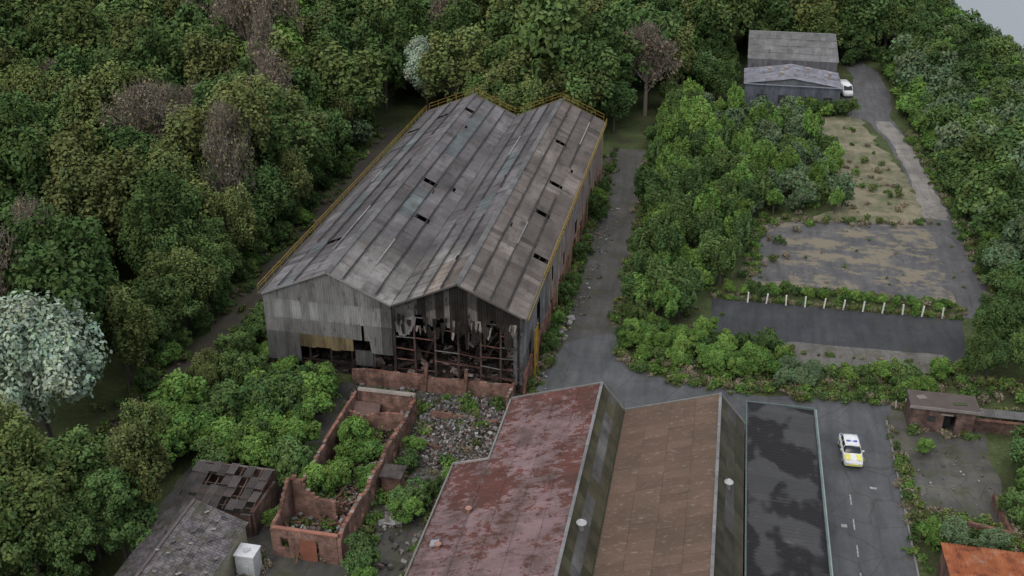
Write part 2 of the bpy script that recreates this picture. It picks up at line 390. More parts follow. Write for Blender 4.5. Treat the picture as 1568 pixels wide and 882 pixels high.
b.build("fallen_debris",[M['rubble']],shed)
b=MB()
def strips(xa,xb,zt,zb,y,colf,step=.14,amp=.035,skip=None,m=0):
    x=xa;k=0
    while x<xb-.001:
        x2=min(xb,x+step)
        if not(skip and skip(x)):
            ya=y+(amp if k%2 else -amp); yb=y+(-amp if k%2 else amp); t1=zt(x);t2=zt(x2);b1,b2=zb(x),zb(x2)
            if t1-b1>.02: b.quad([(x,ya,b1),(x2,yb,b2),(x2,yb,t2),(x,ya,t1)],colf(x,(t1+b1)/2),m)
        x=x2;k+=1
pc={}
def panelcol(x,row,base,t=(1,1,1),j=.15):
    key=(int(x/1.0),row)
    if key not in pc:
        f=.5 if x>-33.2 else 1
        pc[key]=g(base*f,j,t)
    return pc[key]
strips(X0,XV-.1,lambda x:zroof(x)-.05,lambda x:8.75,Y0-.12,lambda x,z:panelcol(x,0,.22,(1,1,1)))
strips(X0,XV-.1,lambda x:8.85,lambda x:6.4-(1.5 if x>-34.3 else 0),Y0-.06,lambda x,z:panelcol(x,1,.29,(1,1.01,1.0)))
strips(X0,XV-.1,lambda x:6.5,lambda x:4.6 if x<-34.3 else (3.2+.5*noise.noise(Vector((int(x/1.0)*1.7,0,0)))),Y0-.09,lambda x,z:panelcol(x,2,.20,(1,1,.98)),skip=lambda x:-35.2<x<-34.9)
strips(-42.3,-36.2,lambda x:4.75,lambda x:3.2+.35*noise.noise(Vector((int(x/.9)*2.3,5,0))),Y0-.14,lambda x,z:panelcol(x,3,.15,(1.25,1,.55),.5))
strips(X0,-42.3,lambda x:4.75,lambda x:1.2,Y0-.1,lambda x,z:panelcol(x,4,.14,(1,1,1),.2))
strips(-36.1,-33.9,lambda x:3.3,lambda x:1.4,Y0+.05,lambda x,z:panelcol(x,5,.10,(1,1,1),.3))
b.build("gable_cladding",[M['clad']],shed)
b=MB()
def ragb(x):
    key=int((x+50)/.38); n=noise.noise(Vector((key*.23,2.2,0))); r=random.Random(key*13+5).random()
    z=7.9+n*2.4-(r**4)*2.6
    if x<-29.2: z=6.0+1.6*n-r*.3
    if x>-19.2: z=6.2-r*4
    return min(z,zroof(x)-.5)
bc={}
def burncol(x,z):
    key=int((x+50)/.5)
    if key not in bc:
        r=random.Random(key*7+1).random()
        if x<-29.2: bc[key]=g(.24,.15,(1,.97,.95))
        elif r<.22: bc[key]=g(.14,.3,(1.05,.98,.92))
        else: bc[key]=g(.028,.5,(1.2,.98,.85))
    return bc[key]
strips(XV+.1,X1,lambda x:zroof(min(x,X1-.01))-.05,lambda x:max(ragb(x),zroof(min(x,X1-.01))-2.1),Y0-.12,lambda x,z:tuple(k*.4+.010 for k in burncol(x,z)))
strips(XV+.1,X1,lambda x:zroof(min(x,X1-.01))-1.9,ragb,Y0-.06,burncol)
for k in range(48):
    x=R.uniform(XV+.4,X1-.5); z=R.choice([8.4,8.2,7.8,7.2,6.8]); w=R.uniform(.15,.55); h=R.uniform(.6,1.9); a=R.uniform(-.12,.12)
    c=g(.20 if R.random()<.3 else .025,.5,(1.1,.97,.88)); pts=[(x,Y0-.16,z),(x+w,Y0-.18,z+a*.3),(x+w*R.uniform(.6,1)+a,Y0-.2,z-h*R.uniform(.5,1)),(x+w*.4+a,Y0-.19,z-h),(x+a,Y0-.17,z-h*R.uniform(.6,.9))]
    b.quad(pts,c)
for x,w in ((X1-1.0,.4),(X1-.35,.4)): strips(x,x+w,lambda q:7.6,lambda q:1.2,Y0-.17,lambda q,z:(.13,.13,.13))
strips(XV+.0,XV+.28,lambda q:9,lambda q:2,Y0-.2,lambda q,z:(.05,.045,.04))
b.build("burnt_gable_cladding",[M['burnt']],shed)
b=MB()
def sidecol(i,j):
    if i<14: return g(.26 if j<2 else .21,.22)
    n=noise.noise(Vector((i*.2,j,3)))
    return g(.36,.15,(1.12,.87,.83)) if (n>-.12 or j==2) else g(.34,.15,(1,.97,.95))
b.sheets((X1,Y0,ZE-.1),(0,Y1-Y0,0),(0,0,-6.9),NS,3,sidecol,lambda i,j:(i,j) in {(7,1),(8,1),(8,2),(15,2),(16,1),(24,2),(3,2),(33,2),(34,2),(45,1)},flip=-1,amp=.03,lap=.03)
b.sheets((X0,Y0,ZE-.1),(0,Y1-Y0,0),(0,0,-9),NS,3,lambda i,j:g(.16,.2),None,flip=1,amp=.03,lap=.03)
b.build("side_cladding",[M['clad']],shed)
b=MB()
for k in range(11):
    y=Y0+k*6; 
    b.box(X1-.05,X1+.2,y+.02,min(y+4.4,Y1),0,2.5,(1.4,1.2,1.15)); 
    if k%3==1 and y+5.9<Y1: b.box(X1-.05,X1+.2,y+4.4,y+5.98,0,2.5,(1.2,1.1,1.1))
b.box(X0,X1,Y1-.1,Y1+.1,0,2.5)
b.build("brick_plinth",[M['brick']],shed)
b=MB(); 
for i in range(26):
    x=X0+i*(X1-X0)/26; x2=X0+(i+1)*(X1-X0)/26; b.quad([(x2,Y1+.12,2.5),(x,Y1+.12,2.5),(x,Y1+.12,zroof(x+.01)-.1),(x2,Y1+.12,zroof(x2-.01)-.1)],g(.2,.15))
b.build("rear_cladding",[M['clad']],shed)
b=MB(); yc=(.30,.20,.035)
def rail(p,q,n,h=1.0,w=.055):
    p=Vector(p);q=Vector(q); up=Vector((0,0,h))
    for k in range(n+1):
        e=p.lerp(q,k/n); b.beam(e-Vector((0,0,.5)),e+up,w,w,g(.9,.1,yc))
    b.beam(p+up,q+up,w,w,yc); b.beam(p+up*.5,q+up*.5,w*.8,w*.8,yc)
rail((X0-.5,Y0,ZE),(X0-.5,Y1+.4,ZE),32,.7)
for (xr,zr),(xe,ze) in slopes: rail((xr,Y1+.55,zr),(xe,Y1+.55,ze),5)
rail((X1+.5,Y0+9,ZE-.1),(X1+.5,Y1+.4,ZE-.1),28,.5)
b.beam((X1+.5,Y0,ZE-.35),(X1+.5,Y1,ZE-.35),.1,.16,(.26,.2,.07))
for y in (Y0+3,Y0+4.6): b.beam((X1+.7,y,0),(X1+.7,y,6.3),.14,.14,(.42,.27,.03))
for z in (1.5,3,4.5,6): b.beam((X1+.7,Y0+3,z),(X1+.7,Y0+4.6,z),.1,.1,yc)
b.box(X1+.62,X1+.68,Y0+3.1,Y0+4.5,3.1,5.8,(.5,.3,.04))
for k in range(10):
    y=Y0+14+k*5.3; b.beam((X1+.45,y,0),(X1+.45,y,ZE),.09,.09,g(.3,.3,(1.2,1,.5)))
b.build("yellow_edge_rails",[M['paint']],shed)
# ------------------------------------------------------------------ ragged brick walls
def ragwall(b,p,q,h,th=.28,rag=.6,ops=(),step=.38,seed=0,m=0,cap=True,tint=(1,1,1)):
    p=Vector((*p,0));q=Vector((*q,0)); d=q-p; L=d.length; d.normalize(); nr=Vector((-d.y,d.x,0))*th/2; s=0
    while s<L-.01:
        s2=min(L,s+step); top=h if not callable(h) else h(s)
        top-= rag*max(0,noise.noise(Vector((s*.35+seed,seed*3.3,0)))+.25*R.random())*1.6
        segs=[(0,top)]
        for (a,c,z0,z1) in ops:
            if a<=s+.01<c: segs=[(0,z0)]+([(z1,top)] if top>z1+.1 else [])
        for z0,z1 in segs:
            if z1-z0<.05: continue
            i=len(b.v); A=p+d*s;B=p+d*s2
            for z in (z0,z1):
                for e in (A-nr,B-nr,B+nr,A+nr): b.v.append((e.x,e.y,z))
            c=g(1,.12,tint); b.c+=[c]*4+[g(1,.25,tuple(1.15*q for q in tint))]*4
            for f in ((0,3,2,1),(4,5,6,7),(0,1,5,4),(1,2,6,5),(2,3,7,6),(3,0,4,7)): b.f.append(tuple(i+k for k in f)); b.m.append(m)
        s=s2
b=MB(); ragwall(b,(-36,90.1),(-18.2,90.3),2.0,.3,.35,seed=3); ragwall(b,(-18.3,90.1),(-18.4,87.2),2.4,.3,.5,seed=8)
b.beam((-28,90.0,0),(-27.6,89.9,3.6),.25,.35,(.9,.9,.9)); b.beam((-23.6,90.0,0),(-23.3,89.9,3.4),.25,.35,(.9,.9,.9))
b.build("low_brick_wall",[M['brick']])
ruin=empty("roofless_brick_building")
b=MB()
ops=[(1.0,1.8,1,2.3),(2.8,3.6,1,2.3),(4.8,5.6,.9,2.3),(7,8,0,2.2),(10,11,1,2.3),(14,15.2,1,2.3)]
ragwall(b,(-27.5,62.8),(-27.4,84.6),3.1,.35,.85,ops,seed=1)
ragwall(b,(-33.5,62.9),(-27.7,62.9),2.9,.3,.1,[(.7,1.5,.9,2.1),(2.4,4.0,.0,2.2)],seed=2)
ragwall(b,(-33.5,63.1),(-33.5,84.4),lambda s:3.0+(2.0*max(0,1-abs(s-3.6)/2.2)),.3,.5,seed=4)
ragwall(b,(-33.3,67.5),(-29.5,67.5),lambda s:2.8+2.2*max(0,1-s/2.2),.3,.5,seed=14)
ragwall(b,(-33.3,84.5),(-27.6,84.5),3.1,.3,.15,seed=5)
ragwall(b,(-33.3,81.6),(-27.6,81.6),2.7,.3,.6,seed=6)
b.build("brick_walls",[M['brick']],ruin)
b=MB(); b.box(-31.0,-29.5,62.68,62.73,0,2.2,(.24,.10,.065)); b.box(-33.2,-27.7,84.2,84.4,3.1,3.2,(.35,.3,.27)); 
b.beam((-33.3,62.9,2.98),(-27.6,62.9,2.98),.36,.12,(.30,.14,.10)); b.beam((-33.3,84.5,3.2),(-27.3,84.5,3.2),.4,.14,(.3,.27,.24))
b.rbox((-32,83,1.7),(2.6,2.0,.1),(.3,.15,.2),(.17,.11,.095)); b.rbox((-29.6,82.8,1.0),(2.2,1.4,.08),(-.2,.25,.6),(.2,.17,.15))
b.build("door_and_copings",[M['paint']],ruin)
b=MB()
for k in range(1200):
    x=R.uniform(-33,-28);y=R.uniform(63.3,84); s=R.uniform(.12,.5); 
    b.rbox((x,y,R.random()**2*1.1+.1),(s,s*R.uniform(.3,.9),s*.4),(R.uniform(-.5,.5),R.uniform(-.5,.5),R.random()*3),g(.13,.5,(1.4,.85,.68)) if R.random()<.6 else g(.26,.3))
for k in range(30):
    x=R.uniform(-33,-29);y=R.uniform(63.6,70); a=R.random()*6.3; b.beam((x,y,R.uniform(.3,1)),(x+2.2*math.cos(a),y+2.2*math.sin(a),R.uniform(.3,2)),.12,.14,g(.14,.4,(1.5,.8,.6)))
b.build("fallen_bricks_and_beams",[M['rubble']],ruin)
b=MB(); b.box(-26.9,-25.2,72.2,73.8,0,2.2,(.9,.9,.9)); b.box(-27.1,-25.0,72.0,74.0,2.2,2.38,(.35,.35,.38))
o=b.build("brick_outhouse",[M['brick']])
b=MB()
def pile(n,x0,x1,y0,y1,hm,smin,smax,cols):
    for k in range(n):
        x=R.uniform(x0,x1);y=R.uniform(y0,y1); s=R.uniform(smin,smax)*(R.random()*.7+.4)
        hh=hm*max(0,noise.noise(Vector((x*.35,y*.35,0)))+.35)
        c=R.choice(cols); b.rbox((x,y,hh*R.random()+.06),(s,s*R.uniform(.3,1),s*R.uniform(.2,.6)),(R.uniform(-.6,.6),R.uniform(-.6,.6),R.random()*3),g(c[0],.35,c[1]))
gr=[(.18,(1,1,.97)),(.11,(1,.98,.9)),(.32,(1,.98,.94)),(.14,(1.3,.88,.75)),(.07,(1,1,.9))]
pile(3800,-27,-18.2,77,89.6,.9,.12,.45,gr); pile(260,-26.8,-21,60,77,.3,.12,.6,gr); pile(300,-35.5,-27.5,85,90,.5,.15,.6,gr)
pile(120,-16.9,-15.4,92,150,.2,.15,.6,gr); pile(40,-16.9,-14.8,103,109,.4,.2,1.0,[(.35,(1,1,.95)),(.3,(1.2,1,.5)),(.15,(1,1,1))]); pile(200,-16.8,-13.0,110,145,.15,.15,.5,gr)
pile(50,-26,-24,68,71,.4,.3,1.2,[(.35,(1,1,1)),(.25,(1,.9,.8))])
pile(80,-36,-33,56,62,.3,.15,.6,gr); pile(60,21,29,77,90,.1,.1,.35,gr)
b.build("rubble",[M['rubble']])
b=MB(); ragwall(b,(-26.7,80.6),(-23.4,80.2),.9,.3,.4,seed=21); ragwall(b,(-26,85.4),(-19,85.4),.8,.3,.7,seed=22); b.build("broken_wall",[M['brick']])
# ------------------------------------------------------------------ low roofs bottom left
o1=empty("derelict_lean_to")
b=MB(); b.sheets((-43.2,69.6,3.6),(7.2,0,0),(0,-5,-.9),9,4,lambda i,j:g(.085,.35,(1.1,.97,.94)),lambda i,j:(i,j) in{(2,1),(3,1),(5,0),(6,2),(6,1),(7,0),(8,3),(5,3)},flip=-1,slide=.45,jit=.18,lap=.08)
b.build("broken_roof_sheets",[M['roof']],o1)
b=MB(); 
for k in range(9): b.beam((-43.2+k*.88,69.6,3.45),(-43.2+k*.88,64.7,2.55),.08,.12,g(.1,.3,(1.3,.9,.7)))
for k in range(5): b.beam((-43.2,69.5-k*1.1,3.45-k*.2),(-36,69.5-k*1.1,3.45-k*.2),.06,.08,g(.12,.3,(1.2,.9,.7)))
b.build("roof_timbers",[M['steel']],o1)
dk=(.7,.75,.8)
b=MB(); ragwall(b,(-43.2,69.7),(-36,69.7),3.4,.25,.1,seed=31,tint=dk); ragwall(b,(-36,64.8),(-36,69.5),2.6,.25,.3,seed=32,tint=dk); ragwall(b,(-43.2,64.7),(-36.2,64.7),2.3,.25,.3,[(2,3,0,2)],seed=33,tint=dk); b.build("walls",[M['brick']],o1)
o2=empty("slate_roofed_outbuilding")
b=MB()
for (xa,za,xb,zb) in ((-39.9,5.0,-42.4,3.9),(-39.9,5.0,-35.4,3.3)):
    for k in range(40):
        for j in range(9):
            y=45+k*.441; t0=j/9;t1=(j+1)/9+.02; dz=.03+R.random()*.03
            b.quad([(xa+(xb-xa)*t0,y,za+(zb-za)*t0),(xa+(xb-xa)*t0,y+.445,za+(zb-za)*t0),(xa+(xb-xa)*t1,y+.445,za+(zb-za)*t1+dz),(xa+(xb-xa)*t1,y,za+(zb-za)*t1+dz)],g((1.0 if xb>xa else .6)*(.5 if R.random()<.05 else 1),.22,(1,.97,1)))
b.build("slate_roof",[M['slate']],o2)
b=MB(); b.quad([(-42.2,62.5,0),(-35.6,62.5,0),(-35.6,62.5,3.2),(-39.9,62.5,4.9),(-42.2,62.5,3.9)],(.35,.33,.25)); b.quad([(-35.6,45,0),(-35.6,62.5,0),(-35.6,62.5,3.2),(-35.6,45,3.2)],(.34,.32,.24)); b.quad([(-42.2,45,0),(-42.2,62.5,0),(-42.2,62.5,3.8),(-42.2,45,3.8)],(.3,.28,.22))
b.box(-39.8,-35.5,44.8,63.0,-.1,.02,(.2,.2,.2)) ; b.beam((-39.9,45,5.06),(-39.9,62.6,5.06),.25,.1,(.12,.1,.1))
for k in range(30):
    y=R.uniform(50,62); t=R.random(); b.rbox((-39.9+4.4*t,y,5.05-1.7*t+.08),(R.uniform(.2,.7),R.uniform(.1,.4),.06),(0,.37,R.random()*3),g(.22,.5,(1.05,1,.9)))
b.build("rendered_walls",[M['paint']],o2)
b=MB(); b.box(-35.3,-33.7,59.6,61.0,0,2.35,(.52,.54,.56)); b.box(-35.38,-33.62,59.52,61.08,2.35,2.47,(.6,.62,.64)); b.box(-34.8,-34.2,59.56,59.595,.5,1.4,(.5,.52,.55)); b.cyl((-34.5,60.3,2.47),(-34.5,60.3,2.6),.25,.25,12,(.5,.5,.5)); b.build("white_storage_tank",[M['paint']])
# ------------------------------------------------------------------ foreground sheds
def wallsheet(b,org,U,V,nu,nv,base,flip=1,t=(1,1,1)): b.sheets(org,U,V,nu,nv,lambda i,j:g(base,.15,t),None,amp=.03,lap=.03,flip=flip)
fs=empty("saw_tooth_workshop")
one=lambda i,j:g(1,.12)
YB=83.0; YF=44.0; LY=YB-YF; n=36
b=MB()
b.sheets((-8.4,YF,7.8),(0,LY,0),(-8.6,0,-2.8),n,4,one,flip=-1,amp=.06,lap=.05)
b.sheets((-17.0,YF,4.98),(0,29,0),(-3.3,0,-1.05),27,1,lambda i,j:g(.9,.12),flip=-1,amp=.06)
b.build("red_roof",[M['redroof']],fs)
b=MB(); b.sheets((2.55,YF,8.0),(0,LY,0),(-8.65,0,-2.9),n,4,one,flip=-1,amp=.07,lap=.05); b.build("brown_roof",[M['brownroof']],fs)
b=MB()
def northl(i,j):
    if j==1 and (i%11) not in (0,1): return g(.17,.2,(.99,1,.96))
    return g(.10,.25,(1.06,1.02,.64))
def northl2(i,j):
    if j==1 and 5<(i%14)<12: return g(.12,.15,(.99,1,.98))
    return g(.08,.25,(1.02,1.03,.75))
b.sheets((-8.4,YF,7.8),(0,LY,0),(2.2,0,-2.75),n,3,northl,flip=1,amp=.06,lap=.04)
b.sheets((2.55,YF,8.0),(0,LY,0),(2.45,0,-2.9),n,3,northl2,flip=1,amp=.06,lap=.04)
b.build("north_light_slopes",[M['roof']],fs)
b=MB()
for x,z in ((-8.4,7.85),(2.55,8.05)):
    y=YF
    while y<YB: b.beam((x,y,z+.06),(x,min(YB+.15,y+2.35),z+.06),.26,.09,g(.2,.18)); y+=2.4
b.box(-6.45,-5.95,YF,YB+.1,4.88,4.97,(.04,.045,.03))
for p,q in (((-17.1,YB+.08,5.0),(-8.4,YB+.08,7.85)),((-8.4,YB+.08,7.85),(-6.2,YB+.08,5.1)),((-6.2,YB+.08,5.1),(2.55,YB+.08,8.0)),((2.55,YB+.08,8.0),(5.05,YB+.08,5.1))): b.beam(p,q,.10,.22,(.22,.22,.21))
b.beam((-17.15,YF,4.9),(-17.15,72.9,4.9),.05,.1,(.1,.1,.1)); b.beam((-17.15,73.1,4.95),(-17.15,83,4.95),.16,.16,(.22,.21,.2)); b.beam((-20.4,YF,3.95),(-20.4,73,3.95),.14,.14,(.2,.19,.18)); b.beam((-20.4,73.05,4.0),(-17.1,73.05,5.05),.1,.2,(.32,.3,.29))
b.build("ridge_and_verge_trim",[M['paint']],fs)
b=MB()
b.quad([(-17,YB,0),(5,YB,0),(5,YB,5.1),(2.55,YB,7.95),(-6.2,YB,5),(-8.4,YB,7.75),(-17,YB,4.95)][:7],(.9,.9,.9))
b.box(-17.1,-16.9,YF,YB-.05,0,4.85); b.box(-20.3,-20.1,YF,72.8,0,3.8); b.box(-20.1,-17.1,72.7,72.9,0,4.0); b.box(4.8,5.0,YF,YB-.05,0,5.0)
b.build("brick_walls",[M['brick']],fs)
b=MB()
def vent(x,y,z,r=.42):
    b.cyl((x,y,z-.3),(x,y,z+.35),r*.6,r*.6,14,(.25,.25,.25)); b.cyl((x,y,z+.35),(x,y,z+.42),r*1.15,r*1.15,18,(.4,.41,.41)); b.cyl((x,y,z+.42),(x,y,z+.68),r*1.15,r*.3,18,(.5,.51,.51))
vent(-7.5,63.3,7.0,.36); vent(3.6,70.9,6.9,.33)
for x,y,z in ((-17.1,65.6,5.05),(-18.6,61.5,4.5)): b.cyl((x,y,z-.2),(x,y,z+.4),.16,.16,10,(.3,.15,.12)); b.cyl((x,y,z+.4),(x,y,z+.48),.3,.22,10,(.36,.2,.16))
b.rbox((-19.0,61.9,4.55),(.7,.7,.12),(0,-.3,0),(.3,.32,.36))
b.build("roof_ventilators",[M['paint']],fs)
fl=empty("flat_roofed_garage")
b=MB(); b.sheets((5.35,YF,4.42),(0,87.9-YF,0),(6.2,0,-.12),34,1,lambda i,j:g(1,.12),flip=1,amp=.035,ncor=3); b.build("flat_roof",[M['blackroof']],fl)
b=MB(); tl=(.12,.16,.155)
b.box(11.6,11.74,YF,88.1,4.05,4.42,tl); b.box(5.3,11.6,87.95,88.1,4.1,4.48,tl); b.box(5.18,5.32,YF,88.1,4.1,4.50,tl)
b.beam((11.8,YF,4.32),(11.8,88,4.32),.12,.1,(.25,.31,.3))
b.box(5.4,11.5,87.7,87.9,0,4.1,(.25,.25,.22)); b.box(11.4,11.55,YF,87.7,0,.9,(.22,.13,.1)); b.box(11.44,11.5,YF,87.7,.9,4.05,(.13,.15,.15))
y=YF
while y<87: b.box(11.5,11.58,y,y+.15,0,4.05,(.15,.2,.2)); y+=2.4
b.build("walls_and_fascia",[M['paint']],fl)
# ------------------------------------------------------------------ hut, court walls, rusty roof
h=empty("brick_hut")
b=MB(); hk=(.62,.68,.74); ragwall(b,(21.7,93.2),(27.6,93.2),2.75,.25,0,[(2.7,3.85,0,2.1)],tint=hk); b.box(21.6,21.85,93.4,96.2,0,2.75,hk); b.box(27.45,27.7,93.4,96.2,0,2.75,hk); b.box(21.85,27.45,96,96.2,0,2.75,hk); b.build("brick_walls",[M['brick']],h)
b=MB(); b.box(21.35,27.95,92.85,95.9,2.76,2.98,(.095,.078,.07)); b.box(21.3,28.0,92.78,92.85,2.7,3.0,(.25,.23,.22)); b.box(24.35,25.55,93.0,93.06,2.1,2.25,(.3,.28,.26)); b.box(23.2,24.0,93.02,93.07,1.2,1.9,(.05,.05,.05)); b.box(24.4,25.5,93.6,93.65,0,2.1,(.015,.015,.015))
b.rbox((22.6,94.6,3.0),(.9,.7,.06),(0,0,.4),(.2,.17,.15)); b.rbox((26.2,94.0,3.0),(1.3,.5,.06),(0,0,.2),(.06,.07,.03)); b.build("roof_slab_and_door",[M['paint']],h)
b=MB(); b.box(27.9,38,94.0,94.25,0,1.3,(.6,.65,.7)); b.box(27.9,38,93.9,94.35,1.3,1.4,(.8,.8,.8)); b.build("boundary_wall",[M['brick']])
b=MB(); b.sheets((28,94.6,1.5),(9,0,0),(0,1.6,-.1),9,1,lambda i,j:g(.16,.2),flip=1); b.build("corrugated_canopy",[M['roof']])
b=MB(); ragwall(b,(24.6,77.9),(27.9,77.2),1.0,.28,.1,seed=41); ragwall(b,(27.9,77.3),(27.6,82.5),1.0,.28,.1,seed=42); ragwall(b,(24.6,78.1),(24.7,78.8),.8,.28,.2,seed=43); b.build("low_courtyard_wall",[M['brick']])
rs=empty("rusty_roofed_store")
b=MB(); b.sheets((21.0,72.1,3.0),(9,0,0),(0,-7,.5),9,3,one,flip=1,amp=.04,jit=.06); b.build("rusty_roof",[M['orangeroof']],rs)
b=MB(); b.box(21.2,29.8,71.7,71.9,0,2.85); b.box(21.2,21.4,60,71.6,0,2.85); b.build("brick_walls",[M['brick']],rs)
# ------------------------------------------------------------------ far building
fb=empty("grey_warehouse")
b=MB()
wallsheet(b,(4.6,201.9,4.6),(17.8,0,0),(0,0,-4.6),16,1,.16,1,(.85,.95,1.15)); wallsheet(b,(22.4,202,4.6),(0,11,0),(0,0,-4.6),10,1,.16,-1,(.9,.95,1.1)); wallsheet(b,(4.6,202,4.6),(0,11,0),(0,0,-4.6),10,1,.14,1,(.9,.95,1.1))
b.quad([(4.6,202,4.55),(22.4,202,4.55),(13.5,202,5.9)],(.15,.16,.18))
b.box(5,22.3,213,213.2,0,6.6,(.14,.14,.15)); b.box(5.0,5.2,213.2,226,0,6.5,(.14,.14,.15)); b.box(22.1,22.3,213.2,226,0,6.5,(.17,.17,.18)); b.box(5.2,22.1,225.8,226,0,8.9,(.17,.17,.18))
b.quad([(22.2,213,6.4),(22.2,226,6.4),(22.2,226,8.9)],(.2,.2,.2)); b.quad([(5.1,213,6.4),(5.1,226,6.4),(5.1,226,8.9)],(.2,.2,.2))
b.build("walls",[M['clad']],fb)
b=MB()
fbc=lambda i,j:g(.25 if R.random()<.75 else .30,.12,(.93,.96,1.12))
b.sheets((13.5,201.6,5.95),(0,11.3,0),(-9.2,0,-1.35),10,3,fbc,flip=-1); b.sheets((13.5,201.6,5.95),(0,11.3,0),(9.2,0,-1.35),10,3,fbc,flip=1)
b.sheets((4.8,226.3,9.1),(17.8,0,0),(0,-13.2,-2.6),16,4,lambda i,j:g(.19,.12,(.98,1,1.0)),flip=-1)
b.build("roof_sheets",[M['roof']],fb)
b=MB()
for x,y in ((9.2,208),(12.3,209),(11.4,205),(20.5,206),(16.5,209)): b.box(x-.3,x+.3,y-.3,y+.3,5,6.2,(.3,.26,.24)); b.box(x-.37,x+.37,y-.37,y+.37,6.2,6.3,(.36,.33,.3))
b.box(4.4,22.6,201.45,201.6,4.5,4.65,(.3,.33,.38)); b.beam((4.8,226.4,9.15),(22.6,226.4,9.15),.2,.15,(.3,.3,.3))
for x in (7,11,16,19.5): b.box(x,x+1.6,201.72,201.8,1.2,2.6,(.04,.045,.05))
b.build("vents_and_trim",[M['paint']],fb)
b=MB(); b.box(7,14.5,197.6,197.85,0,1.4,(.55,.53,.44)); b.box(7,7.25,197.85,201,0,1.4,(.5,.48,.4)); b.box(6.95,14.55,197.53,197.92,1.4,1.48,(.6,.58,.5)); b.build("rendered_wall",[M['paint']])
pr=empty("white_post_fence")
b=MB()
for k in range(11):
    x=5.7+k*2.3; b.rbox((x,117.9+.05*k,.7),(.17,.17,1.4),(R.uniform(-.06,.06),R.uniform(-.06,.06),0),(.72,.72,.68))
b.build("posts",[M['paint']],pr)
b=MB()
for k in range(9):
    if k%3==0: b.rbox((20.8+k*.35,96.8+k*.2,.45),(.1,.1,.9),(0,R.uniform(-.1,.1),0),(.5,.5,.47))
b.box(-8.9,-8.6,104,104.3,0,.5,(.3,.3,.3)); b.build("roadside_posts",[M['paint']])
# ------------------------------------------------------------------ vehicles
def loft(secs,mat,name,parent,c=(1,1,1)):
    b=MB(); rings=[]
    for (y,wb,wt,zb,zt) in secs:
        zm=zb+(zt-zb)*.55; i=len(b.v)
        b.v+=[(-wb*.93,y,zb),(wb*.93,y,zb),(wb,y,zb+(zt-zb)*.25),((wb+wt)/2+.01,y,zm),(wt,y,zt-.06),(wt*.85,y,zt),(0,y,zt+.03),(-wt*.85,y,zt),(-wt,y,zt-.06),(-(wb+wt)/2-.01,y,zm),(-wb,y,zb+(zt-zb)*.25)]
        b.c+=[c]*11; rings.append(i)
    for a,e in zip(rings,rings[1:]):
        for k in range(11): b.f.append((a+k,a+(k+1)%11,e+(k+1)%11,e+k)); b.m.append(0)
    b.f.append(tuple(rings[0]+k for k in reversed(range(11)))); b.m.append(0); b.f.append(tuple(rings[-1]+k for k in range(11))); b.m.append(0)
    o=b.build(name,[mat],parent)
    for p in o.data.polygons: p.use_smooth=True
    return o
def car(name,loc,rot,police=True):
    e=empty(name,loc); e.rotation_euler=(0,0,rot)
    loft([(-2.4,.70,.66,.35,.62),(-2.25,.86,.80,.25,.76),(-1.9,.92,.86,.22,.88),(-1.0,.94,.90,.2,.98),(0,.94,.9,.2,.99),(1.6,.94,.90,.2,1.0),(2.1,.9,.86,.24,.98),(2.3,.82,.78,.35,.85)],M['carwhite'],"body",e)
    loft([(-1.15,.80,.78,.9,.97),(-.45,.82,.66,.92,1.38),(0,.82,.67,.92,1.43),(1.2,.82,.66,.92,1.42),(2.0,.80,.74,.92,1.05)],M['glass'],"windows",e)
    loft([(-.5,.655,.62,1.36,1.42),(-.2,.67,.64,1.38,1.475),(1.1,.67,.64,1.38,1.475),(1.45,.66,.6,1.33,1.40)],M['carwhite'],"roof",e)
    b=MB()
    for s in (-1,1):
        for (y,z) in ((-.45,1),(.45,1),(1.35,1)): b.beam((s*.815,y,.95),(s*.68,y+.05,1.4),.07,.05)
        b.rbox((s*1.0,-.72,1.0),(.2,.1,.14),(0,0,0))
    b.build("pillars_and_mirrors",[M['carwhite']],e)
    b=MB()
    for s in (-1,1):
        for y in (-1.45,1.4): b.cyl((s*.72,y,.33),(s*.96,y,.33),.33,.33,18); b.cyl((s*.962,y,.33),(s*.968,y,.33),.2,.2,12,m=1)
    b.build("wheels",[M['tyre'],M['paint']],e)
    if police:
        b=MB(); bl=MB()
        for s in (-1,1):
            for k in range(8):
                for r in range(2):
                    (b if (k+r)%2 else bl).box(min(s*.953,s*.962),max(s*.953,s*.962),-1.9+k*.5,-1.4+k*.5,.45+r*.22,.67+r*.22)
        for s in (-1,1): b.quad([(s*.3,-2.12,.872),(s*.74,-2.12,.866),(s*.76,-1.3,1.0),(s*.25,-1.3,1.01)][::s])
        b.box(-.7,.7,-2.43,-2.38,.42,.6)
        b.build("yellow_markings",[M['yellow']],e)
        bl.box(-.5,-.15,.05,.2,1.5,1.58); bl.box(.15,.5,.05,.2,1.5,1.58); bl.build("light_bar_and_blue_markings",[M['blue']],e)
        k=MB(); k.box(-.15,.15,.05,.2,1.5,1.57,(.7,.7,.7)); k.box(-.75,-.45,-2.44,-2.36,.6,.75,(.8,.8,.8)); k.box(.45,.75,-2.44,-2.36,.6,.75,(.8,.8,.8)); k.build("lamps",[M['paint']],e)
    return e
car("police_car",(15.5,87.4,.03),math.radians(3))
v=empty("white_van",(24.6,214,.03)); v.rotation_euler=(0,0,.2)
loft([(-2.7,.8,.75,.4,.95),(-2.5,.95,.9,.3,1.15),(-1.9,1,.95,.3,1.3),(-1.3,1,.92,.3,2.2),(2.6,1,.92,.3,2.3),(2.75,.95,.88,.35,2.2)],M['carwhite'],"body",v)
b=MB(); b.quad([(-.85,-1.93,1.36),(.85,-1.93,1.36),(.8,-1.36,2.12),(-.8,-1.36,2.12)]); b.build("windscreen",[M['glass']],v)
b=MB()
